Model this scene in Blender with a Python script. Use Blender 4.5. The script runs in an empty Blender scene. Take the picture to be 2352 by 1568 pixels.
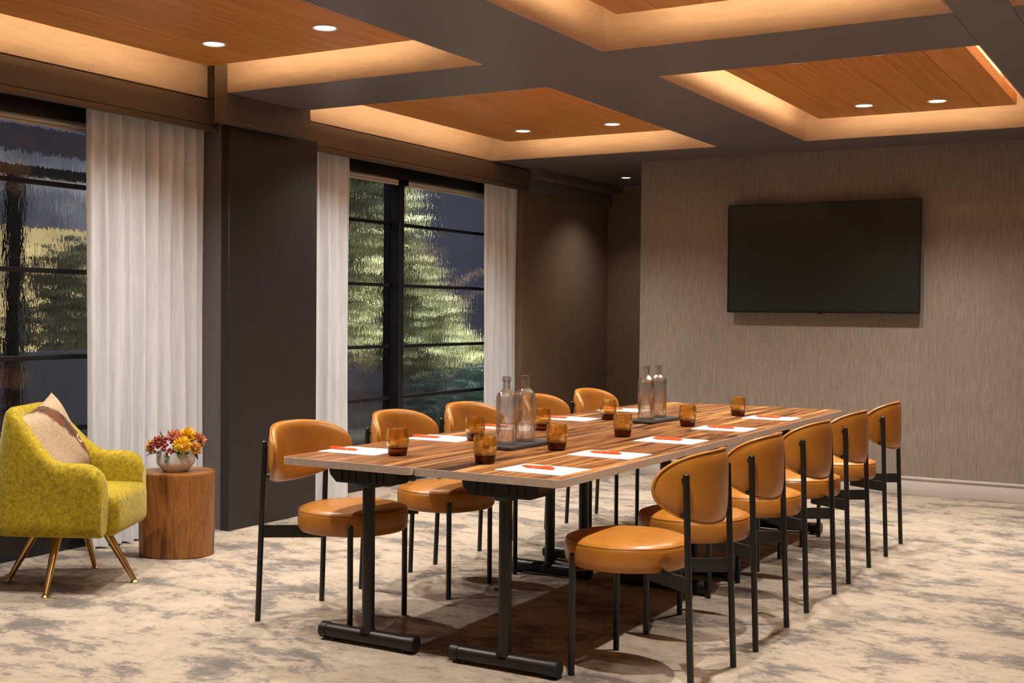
import bpy, bmesh, math, random
from mathutils import Vector, Matrix
random.seed(7)
S = bpy.context.scene
COL = S.collection
PI = math.pi

# ------------------------------------------------------------------ camera
cam_d = bpy.data.cameras.new('camera')
cam = bpy.data.objects.new('camera', cam_d); COL.objects.link(cam)
R0 = Vector((0.86744104, 0.49746569, 0.00859766))
D0 = Vector((0.01879837, -0.01550132, -0.99970312))
F0 = Vector((-0.49718473, 0.86734514, -0.02279802))
mw = Matrix((( R0.x, -D0.x, -F0.x, 0), (R0.y, -D0.y, -F0.y, 0), (R0.z, -D0.z, -F0.z, 1.295), (0, 0, 0, 1)))
cam.matrix_world = mw
cam_d.sensor_width = 36.0
cam_d.lens = 36.0 * 2789.51 / 2352.0
cam_d.clip_start = 0.05
S.camera = cam

# ------------------------------------------------------------------ view, world
S.view_settings.view_transform = 'Standard'
S.view_settings.look = 'None'
S.view_settings.gamma = 1.0
S.view_settings.use_curve_mapping = False
S.view_settings.exposure = 0.18
W = bpy.data.worlds.new('World'); S.world = W
W.use_nodes = True
W.node_tree.nodes['Background'].inputs[0].default_value = (0.21, 0.215, 0.27, 1)
W.node_tree.nodes['Background'].inputs[1].default_value = 1.2

DOWN_COL = (1.0, 0.93, 0.84)
DOWN_W = 120.0
LED_COL = (1.0, 0.66, 0.33)
LED_STR = 41.0

# ------------------------------------------------------------------ materials
def srgb(r, g, b):
    f = lambda c: (c / 12.92 if c <= 0.04045 else ((c + 0.055) / 1.055) ** 2.4)
    return (f(r / 255), f(g / 255), f(b / 255), 1)

MATS = {}
def newmat(name):
    m = bpy.data.materials.new(name); m.use_nodes = True
    nt = m.node_tree; b = nt.nodes['Principled BSDF']
    MATS[name] = m
    return m, nt, b

def N(nt, t, **kw):
    n = nt.nodes.new(t)
    for k, v in kw.items():
        if k in ('operation', 'blend_type', 'data_type', 'noise_dimensions', 'wave_type', 'bands_direction', 'musgrave_type', 'feature', 'invert', 'interpolation_type'):
            setattr(n, k, v)
        else:
            n.inputs[k].default_value = v
    return n

def coords(nt, kind='pos', scale=(1, 1, 1), rot=(0, 0, 0), rnd=False):
    if kind == 'pos':
        g = nt.nodes.new('ShaderNodeNewGeometry'); out = g.outputs['Position']
    else:
        g = nt.nodes.new('ShaderNodeTexCoord'); out = g.outputs['Object']
    mp = nt.nodes.new('ShaderNodeMapping')
    mp.inputs['Scale'].default_value = scale; mp.inputs['Rotation'].default_value = rot
    if rnd:
        oi = nt.nodes.new('ShaderNodeObjectInfo')
        ad = nt.nodes.new('ShaderNodeVectorMath'); ad.operation = 'MULTIPLY_ADD'
        nt.links.new(oi.outputs['Random'], ad.inputs[0]); ad.inputs[1].default_value = (7.3, 3.1, 5.7)
        nt.links.new(out, ad.inputs[2]); out = ad.outputs[0]
    nt.links.new(out, mp.inputs[0])
    return mp.outputs[0]

def ramp(nt, fac, stops, interp='LINEAR'):
    r = nt.nodes.new('ShaderNodeValToRGB'); r.color_ramp.interpolation = interp
    e = r.color_ramp.elements
    while len(e) < len(stops): e.new(0.5)
    for i, (p, c) in enumerate(stops):
        e[i].position = p; e[i].color = c
    nt.links.new(fac, r.inputs[0])
    return r.outputs[0]

def noise(nt, vec, scale, detail=4, rough=0.55, dist=0.0):
    n = N(nt, 'ShaderNodeTexNoise', Scale=scale, Detail=detail, Roughness=rough, Distortion=dist)
    nt.links.new(vec, n.inputs['Vector'])
    return n.outputs[0]

def bump(nt, b, h, strength=0.2, dist=0.01):
    n = N(nt, 'ShaderNodeBump', Strength=strength, Distance=dist)
    nt.links.new(h, n.inputs['Height']); nt.links.new(n.outputs[0], b.inputs['Normal'])
    return n

def mixc(nt, fac, a, c, blend='MIX'):
    m = nt.nodes.new('ShaderNodeMix'); m.data_type = 'RGBA'; m.blend_type = blend
    for sock, v in ((m.inputs[0], fac), (m.inputs[6], a), (m.inputs[7], c)):
        if hasattr(v, 'is_linked'): nt.links.new(v, sock)
        else: sock.default_value = v
    return m.outputs[2]

def simple(name, col, rough=0.5, metal=0.0, var=0.0, scale=20, bmp=0.0, **kw):
    m, nt, b = newmat(name)
    b.inputs['Roughness'].default_value = rough; b.inputs['Metallic'].default_value = metal
    for k, v in kw.items(): b.inputs[k.replace('_', ' ')].default_value = v
    v = coords(nt, 'pos')
    n = noise(nt, v, scale)
    lo = tuple(c * (1 - var) for c in col[:3]) + (1,); hi = tuple(min(1, c * (1 + var)) for c in col[:3]) + (1,)
    nt.links.new(ramp(nt, n, [(0.3, lo), (0.7, hi)]), b.inputs['Base Color'])
    if bmp: bump(nt, b, n, bmp)
    return m

def wood(name, stops, scale=(14, 0.9, 14), rough=0.4, rnd=True, nscale=1.6, dist=0.6, fine=0.35, kind='pos', tint=0.12):
    m, nt, b = newmat(name)
    v = coords(nt, kind, scale, rnd=rnd)
    n1 = noise(nt, v, nscale, 5, 0.6, dist)
    v2 = coords(nt, kind, tuple(s * 9 if s > 2 else s * 2.5 for s in scale), rnd=rnd)
    n2 = noise(nt, v2, 1.5, 3, 0.6)
    c1 = ramp(nt, n1, stops)
    c2 = ramp(nt, n2, [(0.3, (1 - fine, 1 - fine, 1 - fine, 1)), (0.65, (1, 1, 1, 1))])
    c = mixc(nt, 1.0, c1, c2, 'MULTIPLY')
    if tint:
        oi = nt.nodes.new('ShaderNodeObjectInfo')
        t = ramp(nt, oi.outputs['Random'], [(0, (1 - tint, 1 - tint, 1 - tint, 1)), (1, (1 + tint, 1 + tint, 1 + tint, 1))])
        c = mixc(nt, 1.0, c, t, 'MULTIPLY')
    nt.links.new(c, b.inputs['Base Color'])
    b.inputs['Roughness'].default_value = rough
    bump(nt, b, n2, 0.08, 0.002)
    return m

# carpet: cream ground with grey-brown distressed blotches
m, nt, b = newmat('carpet')
v = coords(nt, 'pos')
v2 = coords(nt, 'pos', (0.85, 1.25, 1), (0, 0, 0.5))
n1 = noise(nt, v2, 2.9, 12, 0.78, 0.25)
n2 = noise(nt, v2, 13, 6, 0.72, 0.3)
n3 = noise(nt, v, 260, 2, 0.5)
c1 = ramp(nt, n1, [(0.38, srgb(114, 108, 103)), (0.45, srgb(136, 127, 119)), (0.495, srgb(174, 160, 144)), (0.64, srgb(188, 174, 157))])
c2 = ramp(nt, n2, [(0.36, (0.68, 0.67, 0.67, 1)), (0.42, (0.93, 0.92, 0.92, 1)), (0.50, (1, 1, 1, 1))])
c = mixc(nt, 0.85, c1, c2, 'MULTIPLY')
c3 = ramp(nt, n3, [(0.3, (0.82, 0.82, 0.82, 1)), (0.7, (1, 1, 1, 1))])
nt.links.new(mixc(nt, 1.0, c, c3, 'MULTIPLY'), b.inputs['Base Color'])
b.inputs['Roughness'].default_value = 0.95; b.inputs['Specular IOR Level'].default_value = 0.1
bump(nt, b, n3, 0.4, 0.004)

# grass-cloth wallpaper
def linen(name, lo, hi, fine=0.12):
    m, nt, b = newmat(name)
    v = coords(nt, 'pos', (300, 300, 9)); n1 = noise(nt, v, 1.0, 3, 0.6)
    v = coords(nt, 'pos', (30, 30, 330)); n2 = noise(nt, v, 1.0, 3, 0.6)
    v = coords(nt, 'pos', (1, 1, 1)); n3 = noise(nt, v, 1.4, 3, 0.5)
    c = ramp(nt, n1, [(0.30, lo), (0.70, hi)])
    c = mixc(nt, 1.0, c, ramp(nt, n2, [(0.35, (1 - fine,) * 3 + (1,)), (0.65, (1, 1, 1, 1))]), 'MULTIPLY')
    c = mixc(nt, 1.0, c, ramp(nt, n3, [(0.35, (0.92, 0.91, 0.92, 1)), (0.65, (1, 1, 1, 1))]), 'MULTIPLY')
    nt.links.new(c, b.inputs['Base Color']); b.inputs['Roughness'].default_value = 0.8
    b.inputs['Specular IOR Level'].default_value = 0.2
    bump(nt, b, n1, 0.25, 0.002)
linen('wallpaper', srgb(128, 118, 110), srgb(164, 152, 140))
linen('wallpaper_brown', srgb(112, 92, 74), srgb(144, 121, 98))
wood('veneer_dark', [(0.3, srgb(98, 90, 92)), (0.7, srgb(114, 106, 108))], (4, 30, 30), 0.42, rnd=False, fine=0.12, tint=0)
wood('veneer_brown', [(0.3, srgb(84, 70, 62)), (0.7, srgb(98, 84, 74))], (30, 1.5, 30), 0.45, rnd=False, fine=0.10, tint=0)
wood('veneer_column', [(0.3, srgb(35, 31, 31)), (0.7, srgb(43, 38, 37))], (30, 30, 1.5), 0.45, rnd=False, fine=0.12, tint=0)
wood('cove_board', [(0.3, srgb(164, 142, 126)), (0.7, srgb(176, 154, 138))], (4, 4, 30), 0.5, rnd=False, fine=0.06, tint=0)  # beam veneer made paler, LED light on the cove faces put into the colour
wood('ceiling_wood', [(0.30, srgb(196, 124, 52)), (0.5, srgb(212, 140, 62)), (0.70, srgb(224, 157, 78))], (16, 0.8, 16), 0.42, fine=0.18, tint=0.07)
wood('table_walnut', [(0.36, srgb(48, 27, 17)), (0.42, srgb(98, 58, 33)), (0.47, srgb(170, 113, 64)), (0.52, srgb(98, 57, 33)), (0.57, srgb(180, 121, 68)), (0.65, srgb(216, 160, 94))],
     (9, 0.36, 9), 0.33, nscale=1.9, dist=1.0, fine=0.38, tint=0.03)
MATS['table_walnut'].node_tree.nodes['Principled BSDF'].inputs['Specular IOR Level'].default_value = 0.25
wood('stump_wood', [(0.30, srgb(80, 44, 18)), (0.44, srgb(132, 80, 34)), (0.58, srgb(164, 106, 48)), (0.72, srgb(108, 62, 26))],
     (18, 18, 2.2), 0.38, rnd=False, kind='obj', nscale=1.0, dist=0.8, fine=0.35, tint=0)
simple('edge_band', srgb(176, 158, 142), 0.5, var=0.10, scale=60)
simple('black_metal', srgb(26, 24, 23), 0.38, var=0.1)
simple('black_plastic', srgb(24, 23, 24), 0.45, var=0.1)
simple('black_frame', srgb(22, 22, 26), 0.4, var=0.1)
simple('grey_panel', srgb(104, 98, 98), 0.6, var=0.05)
simple('white_trim', srgb(196, 190, 184), 0.45, var=0.03)
simple('plaster', srgb(190, 180, 168), 0.8, var=0.03)
simple('shade_fabric', srgb(214, 206, 196), 0.8, var=0.04)
simple('brass', (0.62, 0.40, 0.14, 1), 0.28, 1.0, var=0.1)
simple('tv_bezel', srgb(14, 13, 13), 0.35)
simple('ceramic', srgb(216, 212, 208), 0.22, var=0.02)
simple('slate', srgb(52, 46, 42), 0.6, var=0.2, scale=80)
simple('paper', srgb(240, 239, 236), 0.7, var=0.01)
simple('pen_orange', srgb(232, 84, 24), 0.35, var=0.03)
simple('chrome', (0.7, 0.7, 0.7, 1), 0.2, 1.0)
simple('downlight_trim', srgb(205, 196, 186), 0.4)
simple('leaf_green', srgb(38, 62, 36), 0.5, var=0.4, scale=90)
simple('petal_yellow', srgb(236, 190, 34), 0.6, var=0.2, scale=90)
simple('petal_gold', srgb(206, 150, 56), 0.6, var=0.25, scale=90)
simple('petal_peach', srgb(206, 136, 98), 0.6, var=0.2, scale=90)
simple('berry_red', srgb(120, 18, 34), 0.3, var=0.3, scale=90)
simple('bark', srgb(120, 98, 80), 0.9, var=0.3, scale=25, bmp=0.5)
simple('foliage', srgb(150, 152, 116), 0.6, var=0.5, scale=9)
simple('foliage_blue', srgb(130, 152, 140), 0.6, var=0.4, scale=9)
simple('outdoor_wall', srgb(128, 130, 142), 0.9, var=0.12, scale=1.5)
simple('garden_stone', srgb(190, 172, 128), 0.9, var=0.45, scale=3.5)
simple('ground_paving', srgb(90, 88, 90), 0.9, var=0.2, scale=3)
simple('awning_cloth', srgb(206, 204, 222), 0.85, var=0.08, scale=4)
simple('awning_dark', srgb(110, 104, 112), 0.85, var=0.12, scale=4)

# leather
m, nt, b = newmat('leather')
v = coords(nt, 'obj'); oi = nt.nodes.new('ShaderNodeObjectInfo')
n1 = noise(nt, v, 7, 5, 0.6); n2 = noise(nt, v, 420, 2, 0.5)
c = ramp(nt, n1, [(0.3, srgb(164, 104, 35)), (0.5, srgb(180, 116, 41)), (0.7, srgb(190, 126, 48))])
t = ramp(nt, oi.outputs['Random'], [(0, (0.92, 0.92, 0.92, 1)), (1, (1.05, 1.05, 1.05, 1))])
nt.links.new(mixc(nt, 1.0, c, t, 'MULTIPLY'), b.inputs['Base Color'])
b.inputs['Roughness'].default_value = 0.33
bump(nt, b, n2, 0.06, 0.001)

# velvet
m, nt, b = newmat('velvet')
v = coords(nt, 'obj'); n1 = noise(nt, v, 48, 7, 0.78, 0.4); n2 = noise(nt, v, 5, 5, 0.6); n3 = noise(nt, v, 170, 3, 0.6)
c = ramp(nt, n1, [(0.36, srgb(136, 112, 18)), (0.46, srgb(163, 139, 25)), (0.56, srgb(182, 160, 34)), (0.72, srgb(200, 182, 62))])
c = mixc(nt, 1.0, c, ramp(nt, n2, [(0.38, (0.80, 0.78, 0.66, 1)), (0.60, (1, 1, 1, 1))]), 'MULTIPLY')
c = mixc(nt, 1.0, c, ramp(nt, n3, [(0.35, (0.74, 0.74, 0.70, 1)), (0.6, (1, 1, 1, 1))]), 'MULTIPLY')
nt.links.new(c, b.inputs['Base Color']); b.inputs['Roughness'].default_value = 0.75
b.inputs['Sheen Weight'].default_value = 0.45; b.inputs['Sheen Roughness'].default_value = 0.4
b.inputs['Sheen Tint'].default_value = (1.0, 0.92, 0.4, 1)
b.inputs['Specular IOR Level'].default_value = 0.2
bump(nt, b, n3, 0.15, 0.003)

# cushion linen with a printed dark feathered band and a ring
m, nt, b = newmat('cushion_print')
tc = nt.nodes.new('ShaderNodeTexCoord')
sx = nt.nodes.new('ShaderNodeSeparateXYZ'); nt.links.new(tc.outputs['Object'], sx.inputs[0])
vv = coords(nt, 'obj', (1, 1, 1)); nn = noise(nt, vv, 16, 5, 0.7)
# band: d = 0.95*y - 0.75*x shape + noise
ma = N(nt, 'ShaderNodeMath', operation='MULTIPLY_ADD'); nt.links.new(sx.outputs[1], ma.inputs[0]); ma.inputs[1].default_value = 0.55; nt.links.new(sx.outputs[0], ma.inputs[2])
mb = N(nt, 'ShaderNodeMath', operation='MULTIPLY_ADD'); nt.links.new(nn, mb.inputs[0]); mb.inputs[1].default_value = 0.09; nt.links.new(ma.outputs[0], mb.inputs[2])
base = ramp(nt, noise(nt, coords(nt, 'obj', (90, 90, 90)), 1.5, 3), [(0.3, srgb(150, 126, 100)), (0.7, srgb(186, 162, 132))])
band = ramp(nt, mb.outputs[0], [(0.10, (0, 0, 0, 1)), (0.115, (1, 1, 1, 1)), (0.185, (1, 1, 1, 1)), (0.20, (0, 0, 0, 1))])
bandcol = ramp(nt, nn, [(0.35, srgb(40, 34, 24)), (0.5, srgb(96, 62, 34)), (0.62, srgb(110, 40, 40)), (0.7, srgb(84, 84, 40))])
c = mixc(nt, band, base, bandcol)
vd = nt.nodes.new('ShaderNodeVectorMath'); vd.operation = 'DISTANCE'
cmb = nt.nodes.new('ShaderNodeCombineXYZ'); nt.links.new(sx.outputs[0], cmb.inputs[0]); nt.links.new(sx.outputs[1], cmb.inputs[1])
nt.links.new(cmb.outputs[0], vd.inputs[0]); vd.inputs[1].default_value = (0.125, -0.04, 0)
ring = ramp(nt, vd.outputs['Value'], [(0.012, (0, 0, 0, 1)), (0.014, (1, 1, 1, 1)), (0.022, (1, 1, 1, 1)), (0.024, (0, 0, 0, 1))])
c = mixc(nt, ring, c, srgb(206, 180, 140))
nt.links.new(c, b.inputs['Base Color']); b.inputs['Roughness'].default_value = 0.9
simple('cushion_shaded_back', srgb(58, 50, 40), 0.9, var=0.3, scale=80)  # back face coloured dark to stand for its shaded side

# sheer curtain: diffuse + translucent
m, nt, b = newmat('sheer')
out = nt.nodes['Material Output']
tr = nt.nodes.new('ShaderNodeBsdfTranslucent'); tr.inputs[0].default_value = srgb(228, 226, 224)
n1 = noise(nt, coords(nt, 'pos', (60, 60, 6)), 1.0, 4)
nt.links.new(ramp(nt, n1, [(0.3, srgb(224, 226, 230)), (0.7, srgb(240, 242, 247))]), b.inputs['Base Color'])
b.inputs['Roughness'].default_value = 0.85
mx = nt.nodes.new('ShaderNodeMixShader'); mx.inputs[0].default_value = 0.18
nt.links.new(b.outputs[0], mx.inputs[1]); nt.links.new(tr.outputs[0], mx.inputs[2]); nt.links.new(mx.outputs[0], out.inputs[0])

# hand-drawn window glass
m, nt, b = newmat('window_glass')
b.inputs['Transmission Weight'].default_value = 1.0; b.inputs['Roughness'].default_value = 0.0; b.inputs['IOR'].default_value = 1.45
b.inputs['Base Color'].default_value = (0.96, 0.97, 0.98, 1)
n1 = noise(nt, coords(nt, 'pos', (22, 22, 7)), 1.0, 3, 0.55)
bump(nt, b, n1, 0.30, 0.004)

# thin clear / tinted tableware glass
def thin_glass(name, col, rough=0.03, ior=1.3, bmp=None, refr=0.0, add=0.0, frost=0.0, cap=0.30):
    m, nt, b = newmat(name)
    out = nt.nodes['Material Output']
    t = nt.nodes.new('ShaderNodeBsdfTransparent'); t.inputs[0].default_value = col
    g = nt.nodes.new('ShaderNodeBsdfGlossy'); g.inputs['Roughness'].default_value = rough
    fr = nt.nodes.new('ShaderNodeFresnel'); fr.inputs[0].default_value = ior
    src = t.outputs[0]
    if refr:
        gl = nt.nodes.new('ShaderNodeBsdfGlass'); gl.inputs['Color'].default_value = col; gl.inputs['Roughness'].default_value = 0.02; gl.inputs['IOR'].default_value = 1.45
        m0 = nt.nodes.new('ShaderNodeMixShader'); m0.inputs[0].default_value = refr
        nt.links.new(src, m0.inputs[1]); nt.links.new(gl.outputs[0], m0.inputs[2]); src = m0.outputs[0]
    if frost:
        df = nt.nodes.new('ShaderNodeBsdfDiffuse'); df.inputs[0].default_value = (0.95, 0.95, 0.97, 1)
        m1 = nt.nodes.new('ShaderNodeMixShader'); m1.inputs[0].default_value = frost
        nt.links.new(src, m1.inputs[1]); nt.links.new(df.outputs[0], m1.inputs[2]); src = m1.outputs[0]
    mx = nt.nodes.new('ShaderNodeMixShader')
    ad = N(nt, 'ShaderNodeMath', operation='ADD'); nt.links.new(fr.outputs[0], ad.inputs[0]); ad.inputs[1].default_value = add
    mn = N(nt, 'ShaderNodeMath', operation='MINIMUM'); nt.links.new(ad.outputs[0], mn.inputs[0]); mn.inputs[1].default_value = cap; ad = mn
    nt.links.new(ad.outputs[0], mx.inputs[0]); nt.links.new(src, mx.inputs[1]); nt.links.new(g.outputs[0], mx.inputs[2])
    nt.links.new(mx.outputs[0], out.inputs[0])
    if bmp:
        h = noise(nt, coords(nt, 'obj', bmp), 1.0, 3, 0.6)
        bn = N(nt, 'ShaderNodeBump', Strength=0.8, Distance=0.006); nt.links.new(h, bn.inputs['Height'])
        nt.links.new(bn.outputs[0], g.inputs['Normal']); nt.links.new(bn.outputs[0], fr.inputs['Normal'])
        if refr: nt.links.new(bn.outputs[0], gl.inputs['Normal'])
thin_glass('amber_glass', (0.975, 0.88, 0.62, 1), ior=1.4, cap=0.5, refr=0.25)
thin_glass('amber_base', (0.30, 0.12, 0.03, 1), ior=1.4, cap=0.5)
thin_glass('bottle_glass', (0.985, 0.985, 0.985, 1), refr=0.14, add=0.05, rough=0.03, ior=1.5, cap=0.65)
thin_glass('water', (0.985, 0.98, 0.97, 1), refr=0.3, cap=0.2)

# tv screen
m, nt, b = newmat('tv_screen')
b.inputs['Base Color'].default_value = srgb(28, 35, 32); b.inputs['Roughness'].default_value = 0.32
nz = noise(nt, coords(nt, 'pos'), 300, 2); bump(nt, b, nz, 0.02, 0.0005)

def emit(name, col, strength):
    m = bpy.data.materials.new(name); m.use_nodes = True; nt = m.node_tree
    nt.nodes.remove(nt.nodes['Principled BSDF'])
    e = nt.nodes.new('ShaderNodeEmission'); e.inputs[0].default_value = (*col, 1); e.inputs[1].default_value = strength
    nt.links.new(e.outputs[0], nt.nodes['Material Output'].inputs[0]); MATS[name] = m
emit('led', LED_COL, LED_STR)
emit('lens', (1.0, 0.93, 0.84), 9.0)

# ------------------------------------------------------------------ mesh helpers
def bm_new(): return bmesh.new()

def box(bm, lo, hi, bevel=0.0, seg=2):
    c = [(a + d) / 2 for a, d in zip(lo, hi)]; s = [abs(d - a) for a, d in zip(lo, hi)]
    r = bmesh.ops.create_cube(bm, size=1.0, matrix=Matrix.Translation(c) @ Matrix.Diagonal((*s, 1)))
    if bevel > 0:
        es = list({e for v in r['verts'] for e in v.link_edges})
        bmesh.ops.bevel(bm, geom=es, offset=min(bevel, min(s) * 0.49), segments=seg, affect='EDGES', profile=0.5)
    return bm

def tube(bm, pts, rad, n=12, caps=True, closed=False):
    pts = [Vector(p) for p in pts]
    rads = rad if isinstance(rad, (list, tuple)) else [rad] * len(pts)
    rings = []; L = len(pts); prev = None
    for i, p in enumerate(pts):
        if closed: t = pts[(i + 1) % L] - pts[i - 1]
        else: t = pts[min(i + 1, L - 1)] - pts[max(i - 1, 0)]
        t.normalize()
        if prev is None:
            a = Vector((0, 0, 1)) if abs(t.z) < 0.9 else Vector((1, 0, 0))
            u = t.cross(a).normalized()
        else:
            u = (prev - t * prev.dot(t)).normalized()
        prev = u; w = t.cross(u)
        rings.append([bm.verts.new(p + (u * math.cos(2 * PI * k / n) + w * math.sin(2 * PI * k / n)) * rads[i]) for k in range(n)])
    for i in range(L if closed else L - 1):
        a, c = rings[i], rings[(i + 1) % L]
        for k in range(n):
            bm.faces.new((a[k], a[(k + 1) % n], c[(k + 1) % n], c[k]))
    if caps and not closed:
        bm.faces.new(list(reversed(rings[0]))); bm.faces.new(rings[-1])
    return bm

def lathe(bm, prof, n=32, origin=(0, 0, 0)):
    ox, oy, oz = origin; rings = []
    for r, z in prof:
        if r < 1e-6: rings.append([bm.verts.new((ox, oy, oz + z))])
        else: rings.append([bm.verts.new((ox + r * math.cos(2 * PI * k / n), oy + r * math.sin(2 * PI * k / n), oz + z)) for k in range(n)])
    for a, c in zip(rings, rings[1:]):
        if len(a) == 1 and len(c) == 1: continue
        for k in range(n):
            k2 = (k + 1) % n
            if len(a) == 1: bm.faces.new((a[0], c[k2], c[k]))
            elif len(c) == 1: bm.faces.new((a[k], a[k2], c[0]))
            else: bm.faces.new((a[k], a[k2], c[k2], c[k]))
    return bm

def grid(bm, f, nu, nv, closed_u=False):
    vs = [[bm.verts.new(f(i / (nu if closed_u else nu - 1), j / (nv - 1))) for j in range(nv)] for i in range(nu)]
    for i in range(nu if closed_u else nu - 1):
        for j in range(nv - 1):
            a = vs[i]; c = vs[(i + 1) % nu]
            bm.faces.new((a[j], c[j], c[j + 1], a[j + 1]))
    return vs

def link(o, parent=None):
    COL.objects.link(o)
    if parent is not None: o.parent = parent
    return o

def obj(name, bm, mat, parent=None, smooth=True, angle=40, loc=None):
    me = bpy.data.meshes.new(name)
    bmesh.ops.recalc_face_normals(bm, faces=bm.faces[:])
    bm.to_mesh(me); bm.free()
    me.materials.append(MATS[mat])
    if smooth:
        me.polygons.foreach_set('use_smooth', [True] * len(me.polygons))
        try: me.set_sharp_from_angle(angle=math.radians(angle))
        except Exception: pass
    o = bpy.data.objects.new(name, me)
    if loc is not None: o.location = loc
    return link(o, parent)

def B(name, lo, hi, mat, parent=None, bevel=0.0, seg=2):
    return obj(name, box(bm_new(), lo, hi, bevel, seg), mat, parent)

def tag(o, label=None, cat=None, group=None, kind=None):
    if label: o['label'] = label
    if cat: o['category'] = cat
    if group: o['group'] = group
    if kind: o['kind'] = kind
    return o

def thing(name, label, cat, loc=(0, 0, 0), rotz=0.0, group=None, kind=None):
    o = bpy.data.objects.new(name, None); o.empty_display_size = 0.1
    o.location = loc; o.rotation_euler = (0, 0, rotz)
    COL.objects.link(o)
    return tag(o, label, cat, group, kind)

def struct(o, label=None): return tag(o, label, None, None, 'structure')

def dup(root, loc, rotz, label, group=None):
    r = root.copy(); COL.objects.link(r); r.location = loc; r.rotation_euler = (0, 0, rotz); r['label'] = label
    if group: r['group'] = group
    for ch in list(root.children):
        c = ch.copy(); COL.objects.link(c); c.parent = r
        for g in list(ch.children):
            d = g.copy(); COL.objects.link(d); d.parent = c
    return r

# ------------------------------------------------------------------ room shell
ZS = 2.537            # soffit height
ZC = 2.86             # slab above the coves
YW = 9.109            # wall with the screen
YN = 10.85            # back of the niche
XR = 2.2; YB = -2.4
struct(B('floor', (-5.55, YB, -0.10), (XR, YN, 0.0), 'carpet'), 'beige carpet with distressed grey blotches')
struct(B('wall_back', (-4.022, YW, 0.0), (XR, YN + 0.1, ZS), 'wallpaper'), 'taupe grass-cloth wall behind the screen')
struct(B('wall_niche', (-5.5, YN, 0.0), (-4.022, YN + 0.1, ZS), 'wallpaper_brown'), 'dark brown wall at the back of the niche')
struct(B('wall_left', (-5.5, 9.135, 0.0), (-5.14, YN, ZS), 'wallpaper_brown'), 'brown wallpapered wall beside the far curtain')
struct(B('wall_right', (XR, YB, 0.0), (XR + 0.1, YN, ZC), 'wallpaper'))
struct(B('wall_front', (-5.5, YB - 0.1, 0.0), (XR, YB, ZC), 'wallpaper'))
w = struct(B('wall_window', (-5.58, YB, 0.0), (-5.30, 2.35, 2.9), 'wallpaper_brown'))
B('header', (-5.58, 2.35, 2.42), (-5.30, 9.135, 2.9), 'black_frame', w)
bb = struct(B('baseboard_back', (-4.022, YW - 0.018, 0.0), (XR, YW, 0.118), 'white_trim', bevel=0.003), 'pale painted skirting board')
B('cap', (-4.022, YW - 0.026, 0.118), (XR, YW, 0.136), 'white_trim', bb, 0.004)
bb = struct(B('baseboard_niche', (-5.14, YN - 0.018, 0.0), (-4.022, YN, 0.12), 'white_trim', bevel=0.003))
bb = struct(B('baseboard_left', (-5.14, 9.14, 0.0), (-5.122, YN - 0.018, 0.12), 'white_trim', bevel=0.003))

ceil = struct(B('ceiling', (-5.58, YB, ZC), (XR, YN + 0.1, ZC + 0.1), 'plaster'), 'coffered ceiling of dark beams and lit wooden panels')
CX = [(-5.10, -3.162), (-2.515, -0.927), (-0.702, 0.886)]
CY = [(-0.75, 1.905), (2.565, 5.222), (5.887, 8.542)]
def beam(lo, hi): return B('beam', lo, hi, 'veneer_dark', ceil, 0.002, 1)
beam((CX[0][1], YB, ZS), (CX[1][0], YN, ZC)); beam((CX[1][1], YB, ZS), (CX[2][0], YW + 0.3, ZC)); beam((CX[2][1], YB, ZS), (XR, YW + 0.3, ZC))
for (x0, x1) in CX:
    xa = -4.867 if x0 < -5 else x0
    beam((xa, YB, ZS), (x1, CY[0][0], ZC))
    beam((xa, CY[0][1], ZS), (x1, CY[1][0], ZC))
    beam((xa, CY[1][1], ZS), (x1, CY[2][0], ZC))
    beam((-5.14 if x0 < -5 else x0, CY[2][1], ZS), (x1, YN if x0 < -5 else YW + 0.3, ZC))
# cove liners (thin boards on the inner faces of each coffer)
def liner(lo, hi): return B('cove_board', lo, hi, 'cove_board', ceil)
for (x0, x1) in CX:
    for (y0, y1) in CY:
        z0, z1, t = ZS + 0.0015, ZC, 0.008
        lx = x0 < -5
        ya_, yb_ = y0 - (0.4 if lx and y0 > 5 else 0), y1 + (0.055 if lx and 5 < y1 < 6 else 0)
        xn, xf = (-4.866 if lx and y0 > 5 else x0 + t), (-4.866 if lx and 5 < y1 < 6 else x0 + t)
        if lx and y0 > 5: ya_ = 5.952
        if lx and 5 < y1 < 6: yb_ = 5.285
        liner((x0, ya_, z0), (x0 + t, yb_, z1)); liner((x1 - t, y0, z0), (x1, y1, z1))
        liner((xn, y0, z0), (x1 - t, y0 + t, z1)); liner((xf, y1 - t, z0), (x1 - t, y1, z1))
        for cx_, cy_, sx_, sy_ in ((xn - t, y0, 1, 1), (x1, y0, -1, 1), (xf - t, y1, 1, -1), (x1, y1, -1, -1)):
            ax, ay = cx_ + sx_ * t, cy_ + sy_ * t
            B('corner_bead', (min(ax, ax + sx_ * .005), min(ay, ay + sy_ * .005), z0 + .001), (max(ax, ax + sx_ * .005), max(ay, ay + sy_ * .005), z1), 'cove_board', ceil)
# left upstand behind coffers 0
B('upstand', (-5.30, YB, 2.42), (-5.10, 9.135, ZC), 'veneer_brown', ceil)

# bulkhead over the column, column
bk = struct(B('trim_1', (-4.960, 5.203, 2.375), (-4.868, 5.950, ZC), 'veneer_brown', bevel=0.002, seg=1), 'brown veneered bulkhead above the dark column')
B('core', (-5.10, 5.36, 2.40), (-4.960, 5.950, ZC), 'veneer_brown', bk)
colu = struct(B('column', (-5.5, 5.37, 0.0), (-5.05, 6.155, 2.40), 'grey_panel'), 'square dark column between the two windows')
B('cladding', (-5.05, 5.355, 0.0), (-4.985, 6.163, 2.39), 'veneer_column', colu, 0.003, 1)
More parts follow.
